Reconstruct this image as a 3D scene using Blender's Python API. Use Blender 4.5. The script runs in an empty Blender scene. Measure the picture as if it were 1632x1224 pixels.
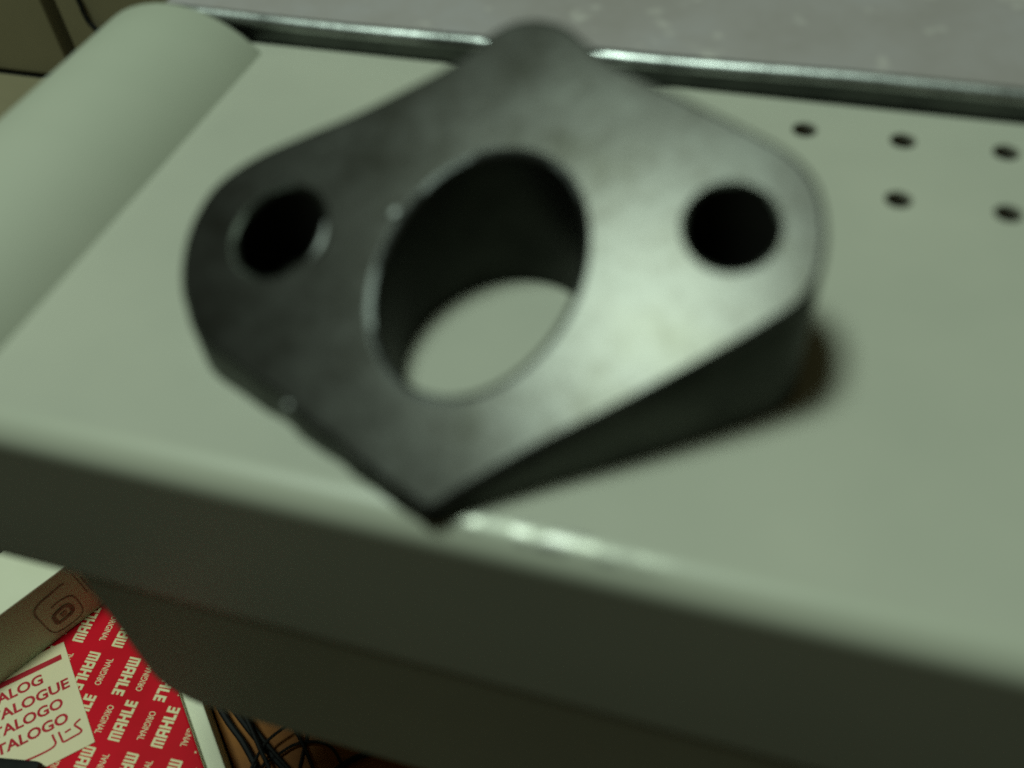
import bpy, bmesh, math, random
from mathutils import Vector, Matrix
from mathutils.geometry import tessellate_polygon

# ---------------------------------------------------------------- camera, light, exposure
S = 0.15                       # metres per layout unit (the lens hangs 15 cm above the shelf top)
sc = bpy.context.scene
C = sc.collection

cam = bpy.data.cameras.new('camera')
cam.sensor_width = 36.0
cam.lens = 34.37
cam.clip_start = 0.005
cam.clip_end = 50
camo = bpy.data.objects.new('camera', cam)
C.objects.link(camo)
CR = ((0.9538099, 0.17879863, -0.24140779),
      (0.29361259, -0.72483108, 0.62322672),
      (-0.06354778, -0.66532019, -0.74384859))
m = Matrix.Identity(4)
for i in range(3):
    m[i][0] = CR[i][0]; m[i][1] = -CR[i][1]; m[i][2] = -CR[i][2]
m[2][3] = S
camo.matrix_world = m
cam.dof.use_dof = True
cam.dof.focus_distance = 3.3 * S
APERTURE = 0.0390 * S          # diameter of the entrance pupil
cam.dof.aperture_fstop = (cam.lens / 1000.0) / APERTURE
sc.camera = camo

w = bpy.data.worlds.new('World'); sc.world = w; w.use_nodes = True
w.node_tree.nodes['Background'].inputs[0].default_value = (0.90, 0.84, 0.42, 1)
w.node_tree.nodes['Background'].inputs[1].default_value = 0.032

def area_lamp(name, loc, target, sx, sy, power, col):
    l = bpy.data.lights.new(name, 'AREA'); l.shape = 'RECTANGLE'; l.size = sx; l.size_y = sy
    l.energy = power; l.color = col
    o = bpy.data.objects.new(name, l); C.objects.link(o); o.location = loc
    d = Vector(target) - Vector(loc)
    o.rotation_euler = d.to_track_quat('-Z', 'Y').to_euler()
    return o
# the greenish fluorescent lamp hanging over the counter
area_lamp('ceiling_lamp', (-3.7*S, 0.0*S, 14.0*S), (-0.15*S, 0.85*S, 0), 3.2*S, 3.0*S, 28.6, (0.80, 1.0, 0.85))

vs = sc.view_settings
vs.view_transform = 'Standard'; vs.look = 'None'; vs.exposure = 0.0; vs.gamma = 1.0; vs.use_curve_mapping = False
sc.cycles.use_denoising = False
sc.cycles.max_bounces = 8

# ---------------------------------------------------------------- materials
def nodes(name):
    mt = bpy.data.materials.new(name); mt.use_nodes = True
    nt = mt.node_tree; return mt, nt, nt.nodes['Principled BSDF']
def noise(nt, scale, detail=4, rough=0.55, stretch=None):
    tc = nt.nodes.new('ShaderNodeTexCoord'); n = nt.nodes.new('ShaderNodeTexNoise')
    n.inputs['Scale'].default_value = scale; n.inputs['Detail'].default_value = detail
    n.inputs['Roughness'].default_value = rough
    if stretch:
        mp = nt.nodes.new('ShaderNodeMapping'); mp.inputs['Scale'].default_value = stretch
        nt.links.new(tc.outputs['Object'], mp.inputs[0]); nt.links.new(mp.outputs[0], n.inputs['Vector'])
    else: nt.links.new(tc.outputs['Object'], n.inputs['Vector'])
    return n
def ramp(nt, src, stops):
    r = nt.nodes.new('ShaderNodeValToRGB'); e = r.color_ramp.elements
    while len(e) < len(stops): e.new(0.5)
    for k, (p, c) in enumerate(stops):
        e[k].position = p; e[k].color = (*c, 1) if len(c) == 3 else c
    nt.links.new(src, r.inputs[0]); return r
def bump(nt, src, bs, strength, dist=0.0005):
    b = nt.nodes.new('ShaderNodeBump'); b.inputs['Strength'].default_value = strength
    b.inputs['Distance'].default_value = dist
    nt.links.new(src, b.inputs['Height']); nt.links.new(b.outputs[0], bs.inputs['Normal'])
def mat(name, c1, c2=None, scale=40, rough=0.5, metallic=0.0, bumpk=0.0, spec=0.5, bscale=None, stretch=None, lo=0.35, hi=0.65):
    mt, nt, bs = nodes(name)
    c2 = c2 or c1
    n = noise(nt, scale, stretch=stretch)
    r = ramp(nt, n.outputs['Fac'], [(lo, c1), (hi, c2)])
    nt.links.new(r.outputs[0], bs.inputs['Base Color'])
    bs.inputs['Roughness'].default_value = rough; bs.inputs['Metallic'].default_value = metallic
    bs.inputs['Specular IOR Level'].default_value = spec
    if bumpk:
        n2 = noise(nt, bscale or scale*8); bump(nt, n2.outputs['Fac'], bs, bumpk)
    return mt

M = {}
M['cream'] = mat('cream_enamel', (0.475, 0.485, 0.405), (0.53, 0.535, 0.445), 14, 0.42, 0, 0.06, 0.4, 900)
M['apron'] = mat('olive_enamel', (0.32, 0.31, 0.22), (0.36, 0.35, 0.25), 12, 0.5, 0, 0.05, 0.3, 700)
def worn_glint_cream():
    mt, nt, bs = nodes('cream_enamel_worn_glint')
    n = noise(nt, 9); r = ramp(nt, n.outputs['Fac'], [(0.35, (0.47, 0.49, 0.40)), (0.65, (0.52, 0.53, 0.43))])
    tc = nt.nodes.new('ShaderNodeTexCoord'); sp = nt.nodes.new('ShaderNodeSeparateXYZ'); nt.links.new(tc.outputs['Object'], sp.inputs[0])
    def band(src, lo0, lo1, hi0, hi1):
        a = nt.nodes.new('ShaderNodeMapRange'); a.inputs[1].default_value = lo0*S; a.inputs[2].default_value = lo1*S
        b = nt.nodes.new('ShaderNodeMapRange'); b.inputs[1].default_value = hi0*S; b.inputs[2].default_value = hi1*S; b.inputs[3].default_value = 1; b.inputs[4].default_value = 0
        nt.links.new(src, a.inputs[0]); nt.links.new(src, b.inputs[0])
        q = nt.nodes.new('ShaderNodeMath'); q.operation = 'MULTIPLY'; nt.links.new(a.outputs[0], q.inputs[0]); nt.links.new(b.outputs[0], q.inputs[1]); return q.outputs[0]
    mx_ = band(sp.outputs['X'], -0.40, -0.36, -0.17, -0.05); mz = band(sp.outputs['Z'], -0.012, -0.007, 0.01, 0.02)  # worn chips, confined so the edge glint is put into the material
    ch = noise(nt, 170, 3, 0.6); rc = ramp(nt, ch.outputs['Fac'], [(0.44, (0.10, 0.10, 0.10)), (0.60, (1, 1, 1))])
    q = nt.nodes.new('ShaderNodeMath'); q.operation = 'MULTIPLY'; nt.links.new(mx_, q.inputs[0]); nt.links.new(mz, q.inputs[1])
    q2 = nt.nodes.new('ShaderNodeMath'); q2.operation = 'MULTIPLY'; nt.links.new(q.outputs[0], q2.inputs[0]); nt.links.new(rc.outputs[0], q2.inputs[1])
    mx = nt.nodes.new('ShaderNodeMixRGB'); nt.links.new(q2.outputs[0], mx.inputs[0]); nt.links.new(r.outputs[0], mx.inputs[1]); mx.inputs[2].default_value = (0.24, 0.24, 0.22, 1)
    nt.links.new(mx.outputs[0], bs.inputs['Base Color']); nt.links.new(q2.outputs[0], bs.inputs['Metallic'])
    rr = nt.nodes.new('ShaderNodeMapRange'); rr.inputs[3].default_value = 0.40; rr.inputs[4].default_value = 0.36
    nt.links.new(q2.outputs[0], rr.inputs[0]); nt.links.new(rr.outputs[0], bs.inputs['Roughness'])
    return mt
M['cream_worn_glint'] = worn_glint_cream()
M['cream_plastic'] = mat('cream_plastic', (0.47, 0.50, 0.40), (0.52, 0.54, 0.44), 12, 0.5, 0, 0.05, 0.35, 700)

def steel():
    mt, nt, bs = nodes('ground_steel')
    n = noise(nt, 45, 6, 0.6)
    fine = noise(nt, 260, 5, 0.65)
    r = ramp(nt, n.outputs['Fac'], [(0.30, (0.036, 0.036, 0.030)), (0.5, (0.050, 0.050, 0.045)), (0.70, (0.062, 0.063, 0.057))])
    mx = nt.nodes.new('ShaderNodeMixRGB'); mx.blend_type = 'MULTIPLY'; mx.inputs[0].default_value = 0.35
    rf = ramp(nt, fine.outputs['Fac'], [(0.36, (0.55, 0.52, 0.47)), (0.52, (1, 1, 1))])
    nt.links.new(r.outputs[0], mx.inputs[1]); nt.links.new(rf.outputs[0], mx.inputs[2])
    nt.links.new(mx.outputs[0], bs.inputs['Base Color'])
    bs.inputs['Metallic'].default_value = 1.0
    rr = nt.nodes.new('ShaderNodeMapRange')
    rr.inputs[1].default_value = 0.3; rr.inputs[2].default_value = 0.7
    rr.inputs[3].default_value = 0.265; rr.inputs[4].default_value = 0.32
    nt.links.new(n.outputs['Fac'], rr.inputs[0]); nt.links.new(rr.outputs[0], bs.inputs['Roughness'])
    bump(nt, fine.outputs['Fac'], bs, 0.12, 0.0003)
    return mt
M['steel'] = steel()
M['steel_edge'] = mat('lit_steel_edge', (0.085, 0.09, 0.087), (0.14, 0.147, 0.142), 60, 0.46, 1, 0.3, 0.5, 500)  # lighter than the face: rim sheen put into the base colour
M['glint_burr'] = mat('pale_glint_burr', (0.26, 0.27, 0.26), (0.36, 0.37, 0.36), 90, 0.55, 1)  # pale metal standing in for small highlights
M['steel_wall'] = mat('dark_sawn_steel', (0.032, 0.036, 0.030), (0.065, 0.07, 0.06), 60, 0.5, 1, 0.3, 0.5, 500)
M['bore'] = mat('dark_bored_steel', (0.018, 0.02, 0.017), (0.035, 0.038, 0.032), 50, 0.5, 1, 0.2, 0.5, 400)  # bore wall kept darker than the outer walls
M['hole_shade'] = mat('dark_hole_shade', (0.012, 0.012, 0.010), (0.02, 0.02, 0.016), 80, 0.8, 0, 0, 0.1)  # bolt holes near black: shade of the depth put into the colour

def galvanised():
    mt, nt, bs = nodes('scuffed_galvanised_steel')
    n = noise(nt, 16, 7, 0.68); sp = noise(nt, 75, 2, 0.5); dr = noise(nt, 7, 4, 0.6)
    r = ramp(nt, n.outputs['Fac'], [(0.32, (0.44, 0.40, 0.38)), (0.5, (0.51, 0.47, 0.465)), (0.68, (0.57, 0.545, 0.57))])
    rs = ramp(nt, sp.outputs['Fac'], [(0.62, (0, 0, 0)), (0.74, (1, 1, 1))])
    mx = nt.nodes.new('ShaderNodeMixRGB'); mx.inputs[2].default_value = (0.74, 0.70, 0.66, 1)
    nt.links.new(rs.outputs[0], mx.inputs[0]); nt.links.new(r.outputs[0], mx.inputs[1])
    nt.links.new(mx.outputs[0], bs.inputs['Base Color'])
    bs.inputs['Metallic'].default_value = 0.35
    rr = nt.nodes.new('ShaderNodeMapRange'); rr.inputs[3].default_value = 0.42; rr.inputs[4].default_value = 0.6
    nt.links.new(dr.outputs['Fac'], rr.inputs[0]); nt.links.new(rr.outputs[0], bs.inputs['Roughness'])
    n2 = noise(nt, 160); bump(nt, n2.outputs['Fac'], bs, 0.15)
    return mt
M['galv'] = galvanised()
M['galv_shade'] = mat('shaded_folded_front', (0.06, 0.066, 0.062), (0.10, 0.108, 0.10), 60, 0.45, 1, 0.1, 0.5, 300)  # tray front in shade, the shade painted as a darker metal
M['galv_glint'] = mat('glinting_folded_edge', (0.16, 0.17, 0.165), (0.56, 0.59, 0.58), 45, 0.36, 1, 0.5, 0.5, 90)  # highlight along the fold painted as patchy paler metal
M['red'] = mat('red_print', (0.66, 0.002, 0.014), (0.76, 0.003, 0.02), 30, 0.55, 0, 0.03, 0.15)
M['ink'] = mat('label_red_ink', (0.50, 0.015, 0.03), (0.58, 0.03, 0.045), 60, 0.6, 0, 0, 0.2)
M['printwhite'] = mat('unprinted_letters', (0.88, 0.80, 0.44), (0.92, 0.84, 0.50), 60, 0.55)
M['label'] = mat('label_paper', (0.90, 0.78, 0.50), (0.94, 0.83, 0.56), 25, 0.6, 0, 0.04)
M['boxwhite'] = mat('white_carton', (0.82, 0.82, 0.62), (0.88, 0.88, 0.68), 20, 0.6, 0, 0.05)
M['kraft'] = mat('grey_brown_carton', (0.42, 0.52, 0.38), (0.47, 0.58, 0.43), 18, 0.75, 0, 0.1)
M['stamp'] = mat('black_stamp_ink', (0.09, 0.075, 0.05), (0.26, 0.22, 0.15), 160, 0.7)
M['cable'] = mat('black_cable', (0.008, 0.009, 0.009), (0.014, 0.015, 0.015), 60, 0.6, 0, 0, 0.2)
M['floor'] = mat('dark_floor', (0.022, 0.020, 0.015), (0.04, 0.036, 0.026), 6, 0.8)
M['board'] = mat('brown_board', (0.20, 0.055, 0.002), (0.38, 0.14, 0.008), 9, 0.6, 0, 0.1, 0.4, 60, stretch=(0.6, 5, 1))
M['olive'] = mat('olive_carton', (0.25, 0.22, 0.13), (0.31, 0.27, 0.165), 6, 0.8, 0, 0.1)
M['darkbase'] = mat('dark_base_strip', (0.028, 0.03, 0.028), (0.045, 0.045, 0.035), 10, 0.8)

# ---------------------------------------------------------------- helpers (layout units are scaled by S)
def link(name, verts, faces, material, parent=None, smooth=False, mats=None, fmat=None):
    me = bpy.data.meshes.new(name)
    me.from_pydata([tuple(c*S for c in v) for v in verts], [], faces); me.update()
    for mm in ([material] if mats is None else mats): me.materials.append(mm)
    if fmat:
        for p, k in zip(me.polygons, fmat): p.material_index = k
    if smooth:
        for p in me.polygons: p.use_smooth = True
        try: me.set_sharp_from_angle(angle=math.radians(38))
        except Exception: pass
    bm = bmesh.new(); bm.from_mesh(me); bmesh.ops.recalc_face_normals(bm, faces=bm.faces); bm.to_mesh(me); bm.free()
    o = bpy.data.objects.new(name, me); C.objects.link(o)
    if parent is not None: o.parent = parent
    return o
def root(name, loc, label, cat, group=None):
    e = bpy.data.objects.new(name, None); C.objects.link(e); e.empty_display_size = 0.02
    e['label'] = label; e['category'] = cat
    e['origin'] = [c*S for c in loc]
    if group: e['group'] = group
    return e
def tag(o, label, cat, group=None):
    o['label'] = label; o['category'] = cat
    if group: o['group'] = group
    return o
def settle():
    """move every Empty to its thing's base, children keep their place"""
    for o in list(C.objects):
        if o.type == 'EMPTY' and 'origin' in o:
            v = Vector(o['origin']); del o['origin']
            o.location = v
            for ch in o.children: ch.matrix_parent_inverse = Matrix.Translation(-v)
def catmull(pts, per=6, closed=False):
    n = len(pts); out = []
    rng = range(n if closed else n-1)
    for i in rng:
        g = (lambda k: pts[k % n]) if closed else (lambda k: pts[max(0, min(n-1, k))])
        p0, p1, p2, p3 = [Vector(g(i+k)) for k in (-1, 0, 1, 2)]
        for s in range(per):
            t = s/per
            out.append(0.5*((2*p1) + (p2-p0)*t + (2*p0-5*p1+4*p2-p3)*t*t + (3*p1-p0-3*p2+p3)*t**3))
    if not closed: out.append(Vector(pts[-1]))
    return out
def resample(loop, n):
    L = [0.0]
    for i in range(len(loop)): L.append(L[-1] + (loop[(i+1) % len(loop)] - loop[i]).length)
    out = []; k = 0
    for j in range(n):
        d = L[-1]*j/n
        while L[k+1] < d: k += 1
        t = (d-L[k])/max(1e-9, L[k+1]-L[k]); out.append(loop[k].lerp(loop[(k+1) % len(loop)], t))
    return out
def inset(loop, d):
    """offset a counter-clockwise 2D loop inwards by d"""
    n = len(loop); out = []
    for i in range(n):
        t = (loop[(i+1) % n]-loop[i-1]).normalized()
        out.append(loop[i] + Vector((-t.y, t.x))*d)
    return out
def strip(n, a, b):
    return [(a+i, a+(i+1) % n, b+(i+1) % n, b+i) for i in range(n)]
def cap(loops2d, offs):
    """triangles of a polygon with holes; offs are the vertex offsets of the loops"""
    idx = []
    for lp, o in zip(loops2d, offs): idx += [o+i for i in range(len(lp))]
    tris = tessellate_polygon([[Vector((p.x, p.y, 0)) for p in lp] for lp in loops2d])
    return [tuple(idx[k] for k in t) for t in tris]
def tube(name, pts, r, material, parent=None, sides=8, per=8):
    P = catmull(pts, per); V = []; F = []
    up = Vector((0.3, 0.2, 1)).normalized()
    for i, p in enumerate(P):
        t = (P[min(i+1, len(P)-1)]-P[max(i-1, 0)]).normalized()
        s = t.cross(up).normalized(); q = s.cross(t)
        for k in range(sides):
            a = 2*math.pi*k/sides; V.append(p + (s*math.cos(a)+q*math.sin(a))*r)
    for i in range(len(P)-1): F += strip(sides, i*sides, (i+1)*sides)
    F.append(tuple(range(sides))); F.append(tuple(len(V)-sides+k for k in range(sides)))
    return link(name, V, F, material, parent, True)
def prism_box(frame, x0, x1, y0, y1, z0, z1, bev=0.006):
    """bevelled box as verts, faces in the frame (origin, ex, ey)"""
    bm = bmesh.new(); bmesh.ops.create_cube(bm, size=1)
    for v in bm.verts: v.co = ((x0+x1)/2+v.co.x*(x1-x0), (y0+y1)/2+v.co.y*(y1-y0), (z0+z1)/2+v.co.z*(z1-z0))
    if bev: bmesh.ops.bevel(bm, geom=bm.edges[:], offset=bev, segments=2, affect='EDGES', profile=0.6)
    o, ex, ey = frame
    V = [tuple(o + ex*v.co.x + ey*v.co.y + Vector((0, 0, v.co.z))) for v in bm.verts]
    bm.verts.index_update(); F = [tuple(v.index for v in f.verts) for f in bm.faces]; bm.free()
    return V, F

# ---------------------------------------------------------------- setting: the floor far below
ZF = -1.93
fl = link('floor', [(-40, -30, ZF), (40, -30, ZF), (40, 60, ZF), (-40, 60, ZF)], [(0, 1, 2, 3)], M['floor'])
fl['kind'] = 'structure'


# ---------------------------------------------------------------- the cream shelf
shelf = root('display_shelf', (-0.1, 0.6, -0.9), 'cream enamelled metal shelf with round vent holes, carrying the steel flange', 'shelf')
XL, XR, YF, YB = -1.13, 1.5, 0.625, 1.613
TH = 0.010
vents = [(-0.004+0.1625*k, 1.5255) for k in range(0, 8)] + [(-0.004+0.1625*k, 1.3615) for k in range(0, 8)]
outer = [Vector(p) for p in ((XL, YF), (XR, YF), (XR, YB), (XL, YB))]
loops = [outer]
NV = 28
for x, y in vents:
    loops.append([Vector((x+0.0215*math.cos(-2*math.pi*k/NV), y+0.0215*math.sin(-2*math.pi*k/NV))) for k in range(NV)])
V = []; offs = []; F = []
for z in (0.0, -TH):
    o_ = []
    for lp in loops:
        o_.append(len(V)); V += [(p.x, p.y, z) for p in lp]
    offs.append(o_); F += cap(loops, o_)
for k, lp in enumerate(loops): F += strip(len(lp), offs[0][k], offs[1][k])
link('top_panel', V, F, M['cream'], shelf)
# folded front edge and lip
prof = [(YF, 0.0)]
RB = 0.042
for k in range(0, 11):
    a = math.pi/2*k/10; prof.append((YF-RB*math.sin(a), -RB+RB*math.cos(a)))
prof[0] = (YF+0.0, 0.0)
prof = prof[1:]
prof += [(YF-RB, -RB-0.004), (YF-RB, -0.20), (YF-RB, -0.388), (YF-RB+0.0003, -0.400), (YF-RB+0.0025, -0.4065), (YF-RB+0.02, -0.4078), (YF-RB+0.02, -0.395), (YF-RB+0.012, -0.38), (YF-RB+0.012, -0.05), (YF, -0.012)]
NX = 60
V = []; F = []
rnd = random.Random(3)
for i in range(NX+1):
    x = -1.30+(XR+1.30)*i/NX
    V += [(x, y, z) for y, z in prof]
n = len(prof)
for i in range(NX): F += strip(n, i*n, (i+1)*n)
F.append(tuple(range(n))); F.append(tuple(NX*n+k for k in range(n)))
link('front_lip', V, F, M['cream_worn_glint'], shelf, True)
# rounded side rail along the left end
V = []; F = []; NA = 56
cx, cz, r = -1.278, -0.157, 0.248
ys = [(0.585, r-0.012), (0.592, r-0.004), (0.602, r)] + [(0.602+(1.574-0.602)*k/10, r) for k in range(1, 11)] + [(1.582, r-0.003), (1.588, r-0.011), (1.589, r-0.02)]
for y, q in ys: V += [(cx+q*math.cos(2*math.pi*k/NA), y, cz+q*math.sin(2*math.pi*k/NA)) for k in range(NA)]
for i in range(len(ys)-1): F += strip(NA, i*NA, (i+1)*NA)
F.append(tuple(range(NA))); F.append(tuple((len(ys)-1)*NA+k for k in range(NA)))
link('side_rail', V, F, M['cream_plastic'], shelf, True)
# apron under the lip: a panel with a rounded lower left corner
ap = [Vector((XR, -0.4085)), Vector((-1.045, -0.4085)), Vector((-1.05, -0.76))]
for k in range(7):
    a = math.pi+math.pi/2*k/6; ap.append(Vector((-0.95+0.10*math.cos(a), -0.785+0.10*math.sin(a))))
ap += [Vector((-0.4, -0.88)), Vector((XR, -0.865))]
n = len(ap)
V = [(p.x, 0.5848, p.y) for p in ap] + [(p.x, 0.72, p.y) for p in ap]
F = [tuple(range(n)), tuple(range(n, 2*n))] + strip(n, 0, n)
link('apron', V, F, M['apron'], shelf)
# back upstand below the tray, closing the shelf
V, F = prism_box((Vector((0, 0, 0)), Vector((1, 0, 0)), Vector((0, 1, 0))), XL, XR, 1.600, 1.612, -0.36, -0.0105, 0)
link('back_panel', V, F, M['cream'], shelf)

# ---------------------------------------------------------------- galvanised tray behind the shelf
tray = root('metal_tray', (0, 1.65, -0.2), 'scuffed grey galvanised metal tray behind the cream shelf, with a bright folded edge', 'tray')
Y0 = 1.620; HT = 0.052
prof = [(Y0+0.004, -0.35), (Y0, -0.02), (Y0, HT-0.020)]
for k in range(1, 9):
    a = math.pi/2*k/8; prof.append((Y0+0.020-0.020*math.cos(a), HT-0.020+0.020*math.sin(a)))
V = []; F = []; NX = 70
for i in range(NX+1):
    x = -1.33+3.6*i/NX
    wob = 0.002*math.sin(x*3.1)+0.0012*math.sin(x*9.3+1)
    V += [(x, y+wob, z+(wob*0.8 if z > 0 else 0)) for y, z in prof]
n = len(prof)
for i in range(NX):
    for k in range(n-1): F.append((i*n+k, i*n+k+1, (i+1)*n+k+1, (i+1)*n+k))
link('folded_edge', V, F, None, tray, True, mats=[M['galv_glint'], M['galv_shade']], fmat=[1 if k < 2 else 0 for i in range(NX) for k in range(n-1)])
V = []; F = []; NXp, NYp = 60, 24
for i in range(NXp+1):
    for j in range(NYp+1):
        x = -1.33+3.6*i/NXp; y = Y0+0.0203+1.5*j/NYp
        V.append((x, y, HT-0.0002+0.8*(0.002*math.sin(x*3.1)+0.0012*math.sin(x*9.3+1))*max(0, 1-j/4)))
for i in range(NXp):
    for j in range(NYp):
        a = i*(NYp+1)+j; F.append((a, a+1, a+NYp+2, a+NYp+1))
link('tray_bottom', V, F, M['galv'], tray, True)

# ---------------------------------------------------------------- the steel wedge flange
P0 = Vector((-0.3515, 0.5975, 0.039))
U = Vector((0.99681528, 0.0, 0.07974522)); W_ = Vector((-0.03263788, 0.91241019, 0.40797355)); N_ = Vector((-0.07276035, -0.40927699, 0.90950441))
OUT = [(0.0003, -0.0072), (0.0202, 0.0086), (0.0522, 0.0354), (0.1192, 0.0893), (0.1864, 0.1382), (0.2526, 0.1881), (0.3178, 0.2389), (0.3627, 0.2767), (0.3911, 0.3038), (0.4072, 0.3335), (0.4124, 0.3665), (0.4105, 0.4075), (0.3998, 0.4487), (0.3814, 0.4801), (0.3504, 0.5079), (0.3053, 0.5322), (0.2373, 0.5656), (0.1664, 0.5988), (0.1154, 0.6234), (0.0703, 0.6551), (0.0336, 0.6829), (-0.0051, 0.6947), (-0.0415, 0.692), (-0.0745, 0.6725), (-0.1, 0.6404), (-0.1392, 0.6058), (-0.1967, 0.5663), (-0.2554, 0.5284), (-0.3263, 0.4895), (-0.3903, 0.4507), (-0.4358, 0.4065), (-0.4544, 0.3592), (-0.4578, 0.3088), (-0.4463, 0.2559), (-0.418, 0.2015), (-0.3817, 0.1681), (-0.3345, 0.1462), (-0.2857, 0.1227), (-0.2232, 0.0919), (-0.1635, 0.0633), (-0.087, 0.0258), (-0.0333, 0.002)]
def f3(p, h=0.0): return P0 + U*p.x + W_*p.y + N_*h
flange = root('flange_spacer', (-0.36, 0.9, 0.0), 'thick wedge-shaped steel flange with a large bore and two bolt holes', 'flange')
NO = 168
outl = resample(catmull([Vector(p) for p in OUT], 8, True), NO)
def ellipse(cx, cy, ra, rb, ang, n=72):
    a = math.radians(ang); o = []
    for k in range(n):
        t = 2*math.pi*k/n; x, y = ra*math.cos(t), rb*math.sin(t)
        o.append(Vector((cx+x*math.cos(a)-y*math.sin(a), cy+x*math.sin(a)+y*math.cos(a))))
    return o
bore = ellipse(-0.0120, 0.3085, 0.1730, 0.1330, -100.5)
hr = ellipse(0.2985, 0.3969, 0.058, 0.054, -49)
hl = ellipse(-0.3130, 0.3370, 0.0690, 0.0600, -121.5)
# outer body: wall loops from the base up, rounded shoulder, face cap with holes
V = []; F = []; fm = []
def add_loop(vs):
    o = len(V); V.extend([tuple(v) for v in vs]); return o
rnd = random.Random(11)
jag = [rnd.uniform(-1, 1) for _ in range(NO)]
jag = [(jag[i-2]+jag[i-1]*2+jag[i]*3+jag[(i+1) % NO]*2+jag[(i+2) % NO])/9 for i in range(NO)]
ch = 0.0065
for i_, (p_, t_) in enumerate(zip(list(outl), inset(outl, 1.0))):
    if p_.x < -0.02 and p_.y < 0.24: outl[i_] = p_ + (t_-p_)*(0.009*max(0.0, jag[i_]))   # nicked lower left edge
base = [Vector((q.x, q.y, 0.0015)) for q in (f3(p) for p in outl)]
l0 = add_loop(base)
sh = [f3(p, 0) for p in outl]
l1 = add_loop([Vector((q.x, q.y, 0.006+(q.z-0.006-ch)*0.5)) for q in sh])
l2 = add_loop([Vector((q.x, q.y, q.z-ch-0.002*j)) for q, j in zip(sh, jag)])
l3 = add_loop([f3(p, -ch*0.30) for p in inset(outl, ch*0.25)])
l4 = add_loop([f3(p, 0) for p in inset(outl, ch*1.0)])
for a, b_, k in ((l0, l1, 1), (l1, l2, 1), (l2, l3, 2), (l3, l4, 2)):
    F += strip(NO, a, b_); fm += [k]*NO
face_loops = [inset(outl, ch)]; face_offs = [l4]
base_loops = [[Vector((v.x, v.y)) for v in base]]; base_offs = [l0]
bores = []
for lp, chm, lean, nm in ((bore, 0.0105, Vector((0.02, 0.006, 0)), 'bore'), (hr, 0.007, Vector((0.0, 0.0, 0)), 'bolt_hole'), (hl, 0.009, Vector((0.0, 0.0, 0)), 'bolt_hole')):
    n = len(lp)
    big = inset(lp, -chm)
    bj = [1+0.05*math.sin(k*0.43+1) for k in range(n)]
    ob = add_loop([f3(lp[k]+(big[k]-lp[k])*bj[k], 0) for k in range(n)])
    om = add_loop([f3(lp[k]+(big[k]-lp[k])*0.30, -chm*0.24) for k in range(n)])
    top = [f3(p, -chm*0.7) for p in lp]
    oi = add_loop(top)
    F += strip(n, ob, om)+strip(n, om, oi); fm += [2 if nm == 'bore' else 1]*(2*n)
    face_loops.append(list(reversed([lp[k]+(big[k]-lp[k])*bj[k] for k in range(n)])))
    face_offs.append(ob)
    bot = [Vector((q.x, q.y, 0.0015))+lean for q in top]
    bores.append((nm, top, bot))
# face cap (hole loops reversed for the tessellator)
idx = []
for lp, o in zip(face_loops, face_offs):
    n = len(lp)
    idx += [o+i for i in range(n)] if o == l4 else [o+n-1-i for i in range(n)]
tr = tessellate_polygon([[Vector((p.x, p.y, 0)) for p in lp] for lp in face_loops])
F += [tuple(idx[k] for k in t) for t in tr]; fm += [0]*len(tr)
body = link('body', V, F, None, flange, True, mats=[M['steel'], M['steel_wall'], M['steel_edge']], fmat=fm)
for p in body.data.polygons:
    if p.material_index == 0: p.use_smooth = False   # the ground face is dead flat
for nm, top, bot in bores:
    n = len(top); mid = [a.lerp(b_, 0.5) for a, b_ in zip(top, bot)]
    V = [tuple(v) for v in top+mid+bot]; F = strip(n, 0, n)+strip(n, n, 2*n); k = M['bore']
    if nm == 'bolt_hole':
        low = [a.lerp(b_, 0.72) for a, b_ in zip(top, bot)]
        V = [tuple(v) for v in top+mid+low]; F.append(tuple(range(2*n, 3*n))); k = M['hole_shade']
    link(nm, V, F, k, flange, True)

# burrs and a rim ridge added as glints, highlights put into pale metal
def ridge(pts, wd, ht):
    P = catmull([Vector(p) for p in pts], 4); V = []; F = []; K = 7
    for i, p in enumerate(P):
        t = (P[min(i+1, len(P)-1)]-P[max(i-1, 0)]).normalized(); nn = Vector((-t.y, t.x)); e = math.sin(math.pi*(0.12+0.76*i/(len(P)-1)))
        for k in range(K):
            a = math.pi*k/(K-1); V.append(tuple(f3(p+nn*wd*e*math.cos(a), -0.002+ht*e*math.sin(a))))
    for i in range(len(P)-1):
        for k in range(K-1): F.append((i*K+k, i*K+k+1, (i+1)*K+k+1, (i+1)*K+k))
    F += [tuple(range(K)), tuple((len(P)-1)*K+k for k in range(K))]
    return link('glint_burr', V, F, M['glint_burr'], flange, True)
ridge([(-0.2455, 0.358), (-0.2410, 0.3326), (-0.2440, 0.3134), (-0.2530, 0.2970)], 0.0085, 0.009)
ridge([(-0.1540, 0.3685), (-0.1484, 0.3785), (-0.1420, 0.3890)], 0.010, 0.006)
ridge([(-0.2300, 0.0950), (-0.2232, 0.0935), (-0.2160, 0.0905)], 0.0075, 0.006)

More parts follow.
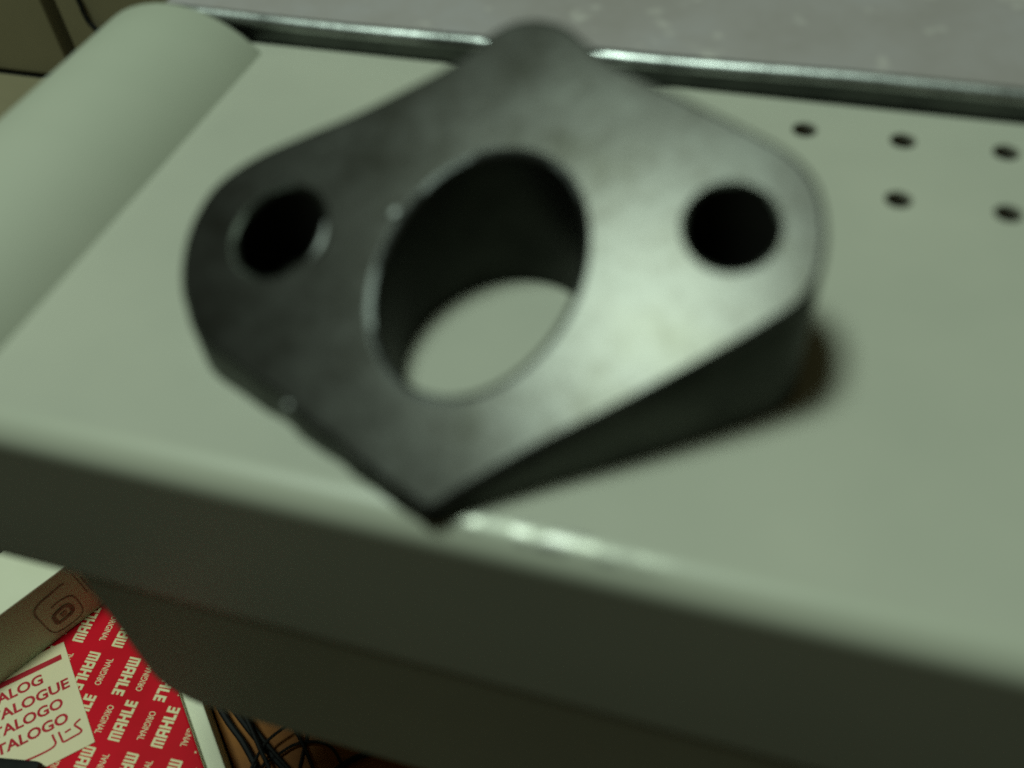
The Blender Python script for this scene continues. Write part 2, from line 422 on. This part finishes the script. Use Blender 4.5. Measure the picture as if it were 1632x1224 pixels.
# ---------------------------------------------------------------- the red catalogue box far below the shelf edge
ZB = -1.75
def V2(x, y): return Vector((x, y))
ex = Vector((0.7203, -0.6937, 0)).normalized(); ey = Vector((0.6937, 0.7203, 0)).normalized()
bo = Vector((-1.50340, 0.86623, 0))                     # a point of the right edge
frame = (bo, ex, ey)
cat = root('catalogue_box', tuple(bo+Vector((-0.3, -0.3, ZB-0.03))), 'red printed carton with white diagonal lettering below the shelf edge', 'box')
V, F = prism_box(frame, -0.62, 0.34, -0.70, 0.0, ZB-0.03, ZB, 0.005)
fm = []
me_f = []
for f in F:
    zc = sum(V[k][2] for k in f)/len(f); fm.append(0 if zc > ZB-0.004 else 1)
link('carton', V, F, None, cat, False, mats=[M['red'], M['boxwhite']], fmat=fm)

def rects_letter(ch_):
    t = 0.27
    if ch_ == 'M': return 1.12, [(0, 0, .26, .86), (.43, 0, .69, .80), (.86, 0, 1.12, .86), (.05, .80, 1.07, 1.0), (0, .8, .2, .95), (.92, .8, 1.12, .95)]
    if ch_ == 'A': return .92, [(0, 0, .28, .9), (.64, 0, .92, .9), (.06, .78, .86, 1.0), (.2, .3, .7, .52)]
    if ch_ == 'H': return .94, [(0, 0, .28, 1), (.66, 0, .94, 1), (.2, .40, .74, .62)]
    if ch_ == 'L': return .70, [(0, 0, .28, 1), (.2, 0, .70, .24)]
    if ch_ == 'E': return .74, [(0, 0, .28, 1), (.2, 0, .74, .22), (.2, .39, .70, .60), (.2, .78, .74, 1)]
def word_block(word, height, x=0.0):
    quads = []; gap = .13
    for ch_ in word:
        wd, rs = rects_letter(ch_)
        for (x0, y0, x1, y1) in rs: quads.append((x+x0*height, y0*height, x+x1*height, y1*height))
        x += (wd+gap)*height
    return quads, x-gap*height
def text_tris(txt, height, length, embolden=0.0):
    """vertices and faces of a line of type from the built-in font, baseline at 0, fitted to a length"""
    cu = bpy.data.curves.new('type', 'FONT'); cu.body = txt; cu.offset = embolden; cu.resolution_u = 3
    o = bpy.data.objects.new('type', cu); C.objects.link(o)
    dg = bpy.context.evaluated_depsgraph_get(); me = o.evaluated_get(dg).to_mesh()
    vs_ = [v.co.copy() for v in me.vertices]; fs = [tuple(p.vertices) for p in me.polygons]
    o.evaluated_get(dg).to_mesh_clear(); C.objects.unlink(o); bpy.data.objects.remove(o); bpy.data.curves.remove(cu)
    xs = [v.x for v in vs_]; ys_ = [v.y for v in vs_]
    x0, x1, y1 = min(xs), max(xs), max(ys_)
    return [((v.x-x0)/(x1-x0)*length, v.y/y1*height) for v in vs_], fs
PV, PF = [], []
def inside(x, y):
    q = Vector((x, y, 0))-bo
    return -0.61 < q.dot(ex) < 0.33 and -0.69 < q.dot(ey) < -0.0012
# print rows run along world y; every second row is turned round
ORI = text_tris('ORIGINAL', 0.0205, 0.088, 0.008)
capH = 0.0385
mq, mlen = word_block('MAHLE', capH)
ksc = 0.1235/mlen
C0 = (-1.6180, 0.6837)
PERIOD = 0.2829
RD = Vector((math.cos(math.radians(94.3)), math.sin(math.radians(94.3))))
def put(px, py, rev, pts, faces, z):
    b0 = len(PV)
    out = []
    for (s, t) in pts:
        k_ = -1 if rev else 1
        x, y = px+k_*(RD.x*s-RD.y*t), py+k_*(RD.y*s+RD.x*t)
        out.append((x, y, z))
    keep = [f for f in faces if all(inside(out[k][0], out[k][1]) for k in f)]
    PV.extend(out); PF.extend([tuple(b0+k for k in f) for f in keep])
for i in range(-12, 7):
    for j in range(-6, 7):
        for rev in (False, True):
            px = C0[0]+i*0.1348+j*PERIOD*RD.x; py = C0[1]+i*0.0175+j*PERIOD*RD.y
            if rev: px -= 0.0768; py += 0.2493
            for qn, (x0, y0, x1, y1) in enumerate(mq):
                # every stroke of a letter is its own small quad, a hair higher than the last so none are flush
                put(px, py, rev, [(x0*ksc, y0-capH/2), (x1*ksc, y0-capH/2), (x1*ksc, y1-capH/2), (x0*ksc, y1-capH/2)], [(0, 1, 2, 3)], ZB+0.0006+0.00003*qn)
            put(px, py, rev, [(x+0.156, y-0.0103) for x, y in ORI[0]], ORI[1], ZB+0.0006)
link('printed_lettering', PV, PF, M['printwhite'], cat)

# label on the box
lx = Vector((0.690, 0.7235, 0)).normalized(); ly = Vector((-lx.y, lx.x, 0))
lo = Vector((-1.66723, 0.66544, 0))                     # right lower corner of the label
LH = 0.378
lab = link('paper_label', [tuple(lo+lx*a+ly*b_+Vector((0, 0, ZB+z))) for z in (0.0016, 0.0034) for a, b_ in ((-0.42, 0), (0, 0), (-0.012, LH), (-0.42, LH))],
           [(0, 1, 2, 3), (7, 6, 5, 4)]+strip(4, 0, 4), M['label'], cat)
LV, LF = [], []
def lput(a0, b0, pts, faces, z=0.0041):
    k0 = len(LV)
    for (s, t) in pts: LV.append(tuple(lo+lx*(a0+s)+ly*(b0+t)+Vector((0, 0, ZB+z))))
    LF.extend([tuple(k0+k for k in f) for f in faces])
def lrect(a, b_, c, d, z=0.0041): lput(0, 0, [(a, b_), (c, b_), (c, d), (a, d)], [(0, 1, 2, 3)], z)
lrect(-0.41, 0.320, -0.029, 0.339)
for txt, base_, x1 in (('CATALOG', 0.270, -0.096), ('CATALOGUE', 0.2145, -0.0265), ('CATALOGO', 0.160, -0.0570), ('CATALOGO', 0.1045, -0.0530)):
    ln = x1+0.333
    p, f = text_tris(txt, 0.0345, ln, 0.028); lput(-0.333, base_, p, f)
def stroke(pts, wd, z=0.0041, plane=None, out=None):
    """a brush stroke as a flat ribbon"""
    P = catmull([Vector(p) for p in pts], 5); q = []
    for i, p in enumerate(P):
        t = (P[min(i+1, len(P)-1)]-P[max(i-1, 0)]).normalized(); nn = Vector((-t.y, t.x))*wd/2
        q += [tuple(p+nn), tuple(p-nn)]
    return q, [(2*i, 2*i+1, 2*i+3, 2*i+2) for i in range(len(P)-1)]
for pts in ([(-0.0217, 0.0933), (-0.0408, 0.0843), (-0.034, 0.070), (-0.0271, 0.0560), (-0.034, 0.050), (-0.058, 0.0485), (-0.0808, 0.048), (-0.0845, 0.06), (-0.088, 0.0862)],
            [(-0.054, 0.0770), (-0.072, 0.0745)],
            [(-0.1064, 0.0880), (-0.1045, 0.072), (-0.1025, 0.0569), (-0.112, 0.048), (-0.135, 0.0455), (-0.1711, 0.0467), (-0.20, 0.05)]):
    q, f = stroke(pts, 0.0062); lput(0, 0, q, f)
link('label_lettering', LV, LF, M['ink'], lab)

V, F = prism_box(frame, -0.66, 0.38, -0.74, 0.050, ZF+0.002, ZB-0.031, 0.006)
tag(link('white_box', V, F, M['boxwhite'], None), 'white box under the red printed carton, showing as a white strip', 'box')

# ---------------------------------------------------------------- the pale carton lying on the red box
B1 = Vector((-2.06016, 0.73932, 0)); B2 = Vector((-1.89540, 1.07822, 0))
bx_ = (B2-B1).normalized(); by_ = Vector((-bx_.y, bx_.x, 0))
HB = 0.262; ZC = ZB+0.0012
crt = root('pale_carton', tuple((B1+B2)/2+by_*0.12+Vector((0, 0, ZC))), 'pale carton with a grey-brown stamped side lying on the red box', 'box')
LB = (B2-B1).length
V, F = prism_box((B1, bx_, by_), -0.30, LB+0.004, 0.0, 0.20, ZC, ZC+HB, 0.004)
fm = []
for f in F: fm.append(0 if sum(V[k][2] for k in f)/len(f) > ZC+HB-0.003 else 1)
link('carton', V, F, None, crt, False, mats=[M['boxwhite'], M['kraft']], fmat=fm)
SV, SF = [], []
def sput(q, f, lift=0.0012):
    k0 = len(SV)
    for s, t in q: SV.append(tuple(B1+bx_*s-by_*lift+Vector((0, 0, ZC+t))))
    SF.extend([tuple(k0+k for k in g) for g in f])
sx, sz = 0.262, 0.118
for pts, wd in (([(sx-0.066, 0.150), (sx-0.060, 0.180), (sx-0.035, 0.195), (sx-0.005, 0.199), (sx+0.03, 0.203), (sx+0.05, 0.202)], 0.008),
                ([(sx-0.066, 0.150), (sx-0.064, 0.09), (sx-0.058, 0.045), (sx-0.035, 0.028), (sx+0.02, 0.025), (sx+0.045, 0.04), (sx+0.052, 0.09), (sx+0.045, 0.135), (sx+0.01, 0.148), (sx-0.02, 0.145)], 0.004),
                ([(sx-0.030, 0.062), (sx-0.028, 0.105), (sx+0.018, 0.112), (sx+0.022, 0.070), (sx-0.030, 0.062)], 0.013),
                ([(sx-0.012, 0.086), (sx+0.008, 0.088)], 0.018),
                ([(sx+0.085, 0.215), (sx+0.088, 0.10)], 0.003), ([(sx+0.098, 0.18), (sx+0.102, 0.09)], 0.004)):
    q, f = stroke(pts, wd); sput(q, f, 0.0012+0.0003*len(SV)/60)
link('stamp', SV, SF, M['stamp'], crt)

# small black rounded thing lying on the label, cut by the picture's corner
V, F = prism_box((Vector((-1.765, 0.568, 0)), Vector((0.982, 0.19, 0)), Vector((-0.19, 0.982, 0))), -0.45, 0.0, -0.25, 0.0, ZB+0.0045, ZB+0.045, 0.018)
tag(link('black_case', V, F, M['cable'], None, True), 'black rounded case lying on the paper label of the red box', 'case')

V, F = prism_box(frame, -0.55, 0.62, 0.056, 1.0, ZF+0.002, ZF+0.022, 0.004)
tag(link('brown_board', V, F, M['board'], None), 'reddish brown board lying under the black cables', 'board')
# ---------------------------------------------------------------- cables on the floor right of the box
def cable(pts, r, label, group='black cables on the floor'):
    o = tube('power_cable', [Vector((x, y, ZF+0.023+z+r)) for x, y, z in pts], r, M['cable'])
    return tag(o, label, 'cable', group)
for pts, r_, lb in (
    ([(-1.615, 1.064, .01), (-1.539, 0.992, .01), (-1.469, 0.935, .03), (-1.375, 0.866, .03), (-1.295, 0.817, .02), (-1.203, 0.744, .0), (-1.116, 0.665, 0)], 0.0105, 'thick black cable running closest along the white side of the red box'),
    ([(-1.597, 1.055, .0), (-1.505, 0.979, .0), (-1.390, 0.914, .0), (-1.280, 0.851, .0), (-1.138, 0.782, .0), (-0.998, 0.720, 0)], 0.010, 'thick black cable in the middle of the bundle beside the red box'),
    ([(-1.578, 1.037, .035), (-1.480, 0.974, .035), (-1.322, 0.891, .035), (-1.228, 0.836, .035), (-1.129, 0.785, .035), (-1.025, 0.738, .03)], 0.007, 'black cable on the outer side of the bundle beside the red box'),
    ([(-1.452, 1.010, .07), (-1.403, 0.953, .07), (-1.303, 0.876, .07), (-1.225, 0.807, .06), (-1.167, 0.755, .04), (-1.107, 0.683, 0.02)], 0.007, 'thin black wire crossing over the thick cable bundle'),
    ([(-1.288, 1.010, .02), (-1.225, 0.949, .03), (-1.147, 0.888, .03), (-1.064, 0.813, .02), (-0.998, 0.738, 0.01)], 0.006, 'thin straight black wire forming one arm of the X'),
    ([(-1.170, 0.983, .0), (-1.149, 0.939, .0), (-1.126, 0.894, .0), (-1.117, 0.847, .0), (-1.102, 0.773, .0), (-1.098, 0.701, 0)], 0.005, 'thin black wire bent across the straight wire of the X'),
    ([(-1.089, 0.955, .045), (-1.149, 0.928, .05), (-1.189, 0.886, .05), (-1.224, 0.827, .045), (-1.231, 0.737, .04), (-1.216, 0.665, .04)], 0.005, 'thin black wire curving from the X back towards the bundle'),
    ([(-1.216, 0.774, .012), (-1.180, 0.825, .012), (-1.146, 0.863, .012), (-1.092, 0.886, .012), (-1.039, 0.885, .012), (-0.993, 0.852, .012), (-0.965, 0.812, .012), (-0.944, 0.738, .01)], 0.005, 'thin black wire arching in a loop under the X'),
    ([(-1.007, 0.810, .0), (-0.970, 0.861, .0), (-0.929, 0.896, .0), (-0.889, 0.923, .0), (-0.799, 0.956, .0), (-0.708, 0.974, 0)], 0.010, 'black cable at the right end of the tangle under the apron')):
    cable(pts, r_, lb)

# ---------------------------------------------------------------- cartons far behind the side rail
FR = (Vector((0, 0, 0)), Vector((1, 0, 0)), Vector((0, 1, 0)))
def carton(x0, x1, y0, y1, h, label, mt):
    e = root('cardboard_carton', ((x0+x1)/2, (y0+y1)/2, ZF), label, 'carton', 'cartons standing far behind the rail')
    V, F = prism_box(FR, x0, x1, y0, y1, ZF+0.03, ZF+h, 0.01); link('carton_body', V, F, mt, e)
    V, F = prism_box(FR, x0+0.03, x1-0.03, y0+0.02, y1-0.02, ZF+0.004, ZF+0.03, 0); link('base_edge', V, F, M['darkbase'], e)  # dark strip under the carton body
carton(-8.0, -4.15, 4.11, 5.8, 3.0, 'olive carton at the far left, left of the dark gap', M['olive'])
carton(-4.045, -2.4, 4.11, 5.9, 3.0, 'olive carton at the far left, right of the dark gap', M['olive'])
V, F = prism_box(FR, -9.0, -2.7, 1.45, 4.08, ZF+0.004, ZF+0.02, 0.003)
tag(link('cardboard_sheet', V, F, M['olive'], None), 'flat olive cardboard sheet on the floor before the far cartons', 'cardboard')

o = tube('hanging_cable', [Vector(p) for p in ((-3.89, 4.08, -1.15), (-3.855, 4.08, -1.38), (-3.852, 4.08, -1.47), (-3.83, 4.08, -1.53), (-3.74, 4.08, -1.62))], 0.014, M['cable'])
tag(o, 'short dark cable hanging before the far right-hand carton', 'cable')

settle()
